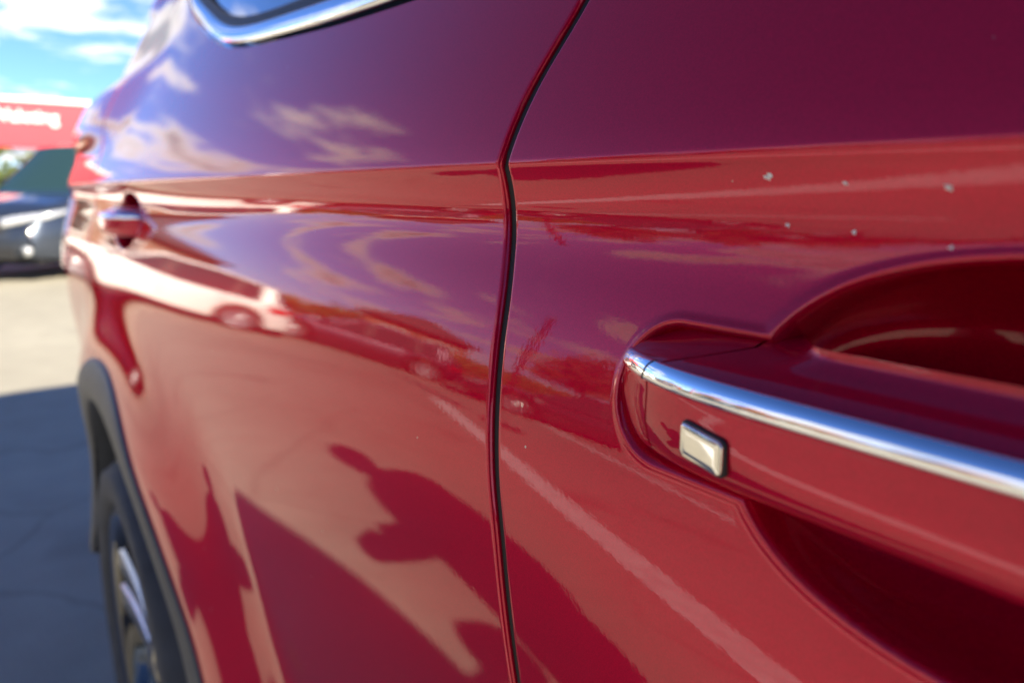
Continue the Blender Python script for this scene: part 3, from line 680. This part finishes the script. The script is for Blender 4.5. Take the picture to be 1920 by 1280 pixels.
# ---------------------------------------------------------------- buildings
def building(name, label, loc, rz, L, D, H, wallm, windows, roofh=1.2):
    e = tag(empty(name, (*loc,0), rz), label, 'building')
    # local: front face at y=0 looking to -y, body to +y
    w = box('wall', -L/2, L/2, 0, D, 0, H, wallm, e, bevel=.02)
    for (x, z, ww, hh) in windows:
        f = box('window', x-ww/2, x+ww/2, -.05, .02, z, z+hh, 'frame', e, bevel=.01); v, ff = box_vf(x-ww/2+.07, x+ww/2-.07, -.056, -.045, z+.07, z+hh-.07); obj('pane', v, ff, 'carglass', f, smooth=False)
        v, ff = box_vf(x-ww/2-.06, x+ww/2+.06, -.12, .0, z-.08, z-.005); obj('sill', v, ff, 'frame', f, smooth=False)
    o = .35; v = [(-L/2-o,-o,H+.002),(L/2+o,-o,H+.002),(L/2+o,D+o,H+.002),(-L/2-o,D+o,H+.002),(-L/2+D*.3,D/2,H+roofh),(L/2-D*.3,D/2,H+roofh)]
    obj('roof', v, [(0,1,5,4),(2,3,4,5),(1,2,5),(3,0,4),(0,3,2,1)], 'roof', e, smooth=False)
    box('gutter', -L/2-o, L/2+o, -o-.1, -o+.002, H-.1, H+.03, 'bannerdark', e, bevel=.01)
    return e
building('workshop', 'long brown brick workshop behind the white hatchback', (-27,-3.7), 97.5, 5.2, 7, 2.6, 'brickbrown', [(-1.7,1.0,1.1,1.1),(0,1.0,1.1,1.1),(1.7,1.0,1.1,1.1)], .7)
building('brick_house', 'orange brick building beyond the yellow green hedge', (-20.9,-11.8), 120, 3.6, 5, 2.4, 'brickred', [(-.9,.9,1.0,1.0),(.8,.9,1.0,1.0)], 1.0)
# ---------------------------------------------------------------- red feather flag
def flag():
    e = tag(empty('feather_flag', (-6.3,-4.75,0), 30), 'tall red feather flag with a white patch on a thin pole', 'flag')
    tube('flag_pole', [(0,0,.03),(0,0,2.3),(.06,0,2.62),(.22,0,2.72)], .014, 'silverpaint', e, 8)
    P = []
    for t in np.linspace(0,1,24):
        z = .75+1.95*t; wd = .40*(1-.55*t**3)+.02; P.append([(.015+wd*q+.0*t, .025*math.sin(q*7+t*5), z) for q in np.linspace(0,1,9)])
    s = grid('flag_cloth', P, 'banner', e); md = s.modifiers.new('thick','SOLIDIFY'); md.thickness = .003
    P = [[(.08+.22*q, .025*math.sin((.08+.22*q)/.42*7+t*5)-.006, .75+1.95*t) for q in np.linspace(0,1,7)] for t in np.linspace(.62,.76,6)]
    g = grid('white_patch', P, 'whitetext', s); md = g.modifiers.new('thick','SOLIDIFY'); md.thickness = .002
    box('flag_base', -.22, .22, -.22, .22, 0, .04, 'black', e, bevel=.01)
flag()
# ---------------------------------------------------------------- photographer
def person():
    e = tag(empty('person', (.0,-.56,0)), 'person in a dark jacket leaning over a phone beside the red car', 'person')
    # joints relative to the feet centre; faces the red car's rear door
    J = {'pel':(.06,-.16,.93),'sp':(.03,-.13,1.12),'ch':(-.02,-.07,1.33),'nk':(-.06,.03,1.49),'hd':(-.09,.08,1.58),'tp':(-.10,.09,1.72),
      'hL':(-.01,-.13,.90),'kL':(-.10,-.12,.50),'aL':(-.05,-.17,.09),'tL':(-.21,-.07,.045),'hR':(.13,.01,.90),'kR':(.08,.05,.50),'aR':(.14,.02,.09),'tR':(-.02,.10,.045),
      'sL':(-.17,-.24,1.40),'eL':(-.22,.08,1.17),'wL':(-.07,.34,1.13),'pL':(-.035,.41,1.13),'sR':(.12,.11,1.40),'eR':(.20,.26,1.17),'wR':(.12,.44,1.10),'pR':(.075,.47,1.11)}
    Ed = [('pel','sp'),('sp','ch'),('ch','nk'),('nk','hd'),('hd','tp'),('pel','hL'),('hL','kL'),('kL','aL'),('aL','tL'),('pel','hR'),('hR','kR'),('kR','aR'),('aR','tR'),('ch','sL'),('sL','eL'),('eL','wL'),('wL','pL'),('ch','sR'),('sR','eR'),('eR','wR'),('wR','pR')]
    Rd = {'pel':.15,'sp':.145,'ch':.165,'nk':.075,'hd':.095,'tp':.075,'hL':.10,'kL':.065,'aL':.045,'tL':.04,'hR':.10,'kR':.065,'aR':.045,'tR':.04,'sL':.075,'eL':.06,'wL':.04,'pL':.033,'sR':.075,'eR':.05,'wR':.032,'pR':.033}
    OX, OY = .0, -.56
    J['pL'] = (-.017-OX,-.291-OY,1.145); J['wL'] = (-.05-OX,-.37-OY,1.12); J['pR'] = (.115-OX,-.121-OY,1.145); J['wR'] = (.19-OX,-.15-OY,1.20); J['eR'] = (.27-OX,-.40-OY,1.27); J['eL'] = (-.06-OX,-.56-OY,1.08)
    # fingers
    for sd, base, dr in (('L','pL',Vector((.05,.037,.0))),('R','pR',Vector((-.019,-.06,.0)))):
        b = Vector(J[base])
        for i in range(4):
            a_ = b+Vector((0,0,.03-.02*i))+dr*.5; c_ = a_+dr*(.45+.1*(i in (1,2))); J[f'f{sd}{i}a'] = tuple(a_); J[f'f{sd}{i}b'] = tuple(c_); Rd[f'f{sd}{i}a'] = .010; Rd[f'f{sd}{i}b'] = .008
            Ed += [(base,f'f{sd}{i}a'),(f'f{sd}{i}a',f'f{sd}{i}b')]
        t_ = b+Vector((0,-.01,.05)); t2 = t_+dr*.4+Vector((0,0,.02)); J[f't{sd}a'] = tuple(t_); J[f't{sd}b'] = tuple(t2); Rd[f't{sd}a'] = .012; Rd[f't{sd}b'] = .009; Ed += [(base,f't{sd}a'),(f't{sd}a',f't{sd}b')]
    names = list(J); me = bpy.data.meshes.new('body'); me.from_pydata([J[n] for n in names], [(names.index(a),names.index(b)) for a,b in Ed], []); me.materials.append(M['jacket'])
    o = bpy.data.objects.new('body', me); C.objects.link(o); o.parent = e
    sk = o.modifiers.new('skin','SKIN'); sk.use_smooth_shade = True; layer = me.skin_vertices[0].data
    for i, n in enumerate(names): layer[i].radius = (Rd[n]*(1.62 if n in ('pel','sp','ch','sL','sR','hL','hR') else 1.7 if n[0] in 'ew' else 1.2 if n[0] == 'k' else 1.),)*2; layer[i].use_root = (n == 'pel')
    ss = o.modifiers.new('sub','SUBSURF'); ss.levels = 2; ss.render_levels = 2
    # head shell over the neck: skin face, hair, nose, ears
    def ell(name, c, r, m, par, n=14):
        P = [[(c[0]+r[0]*math.sin(a)*math.cos(b), c[1]+r[1]*math.sin(a)*math.sin(b), c[2]+r[2]*math.cos(a)) for b in np.linspace(0,2*math.pi,2*n,endpoint=False)] for a in np.linspace(.02,math.pi-.02,n)]
        return grid(name, P, m, par, closed_v=True)
    hd = ell('head', (-.10,.085,1.625), (.088,.088,.118), 'skin', e); ell('hair', (-.085,.072,1.655), (.096,.096,.105), 'hair', e)
    d = Vector((-.8,.58,0)); c = Vector((-.10,.085,1.61))
    ell('nose', c+d*.092, (.014,.014,.022), 'skin', hd, 8)
    for s in (-1,1): sdv = Vector((-d.y,d.x,0))*s; ell('ear', c+sdv*.09, (.016,.016,.032), 'skin', hd, 8); ell('eye', c+d*.078+sdv*.034+Vector((0,0,.03)), (.012,.012,.008), 'frame', hd, 8)
person()
def phone():
    f = Vector((-math.sin(R(YAW))*math.cos(R(PITCH)), math.cos(R(YAW))*math.cos(R(PITCH)), -math.sin(R(PITCH)))); p = CAM-f*.035
    e = tag(empty('phone', p), 'slim black phone held up by the person beside the red car', 'phone'); e.rotation_euler = cam.rotation_euler
    box('phone_body', -.075, .075, -.037, .037, -.004, .004, 'black', e, bevel=.003); box('screen', -.07, .07, -.034, .034, .0042, .0048, 'carglass', e, bevel=.0002)
phone()

# ---------------------------------------------------------------- far wood round the site
def far_wood():
    rnd = np.random.default_rng(21); n = 26000; a = rnd.uniform(0, 2*math.pi, n); r = rnd.uniform(78, 96, n)
    top = 3.2+1.1*np.sin(a*9+1)+.8*np.sin(a*23)+.6*np.sin(a*51+2)+rnd.normal(0,.35,n); z = np.maximum(rnd.beta(2.2,1.3,n)*top, .1)
    p = np.stack([r*np.cos(a), r*np.sin(a), z], -1); d = rnd.normal(size=(n,3)); d /= np.linalg.norm(d,axis=1)[:,None]; e = np.cross(d, rnd.normal(size=(n,3))); e /= np.linalg.norm(e,axis=1)[:,None]
    s_ = rnd.uniform(.35,.8,(n,1)); v = np.stack([p-d*s_,p+e*s_*.6,p+d*s_,p-e*s_*.6],1).reshape(-1,3)
    tag(obj('far_wood', v, [(4*i,4*i+1,4*i+2,4*i+3) for i in range(n)], 'leafgreen', smooth=False), 'low dark green wood along the horizon beyond the car park', 'wood', kind='stuff')
far_wood()
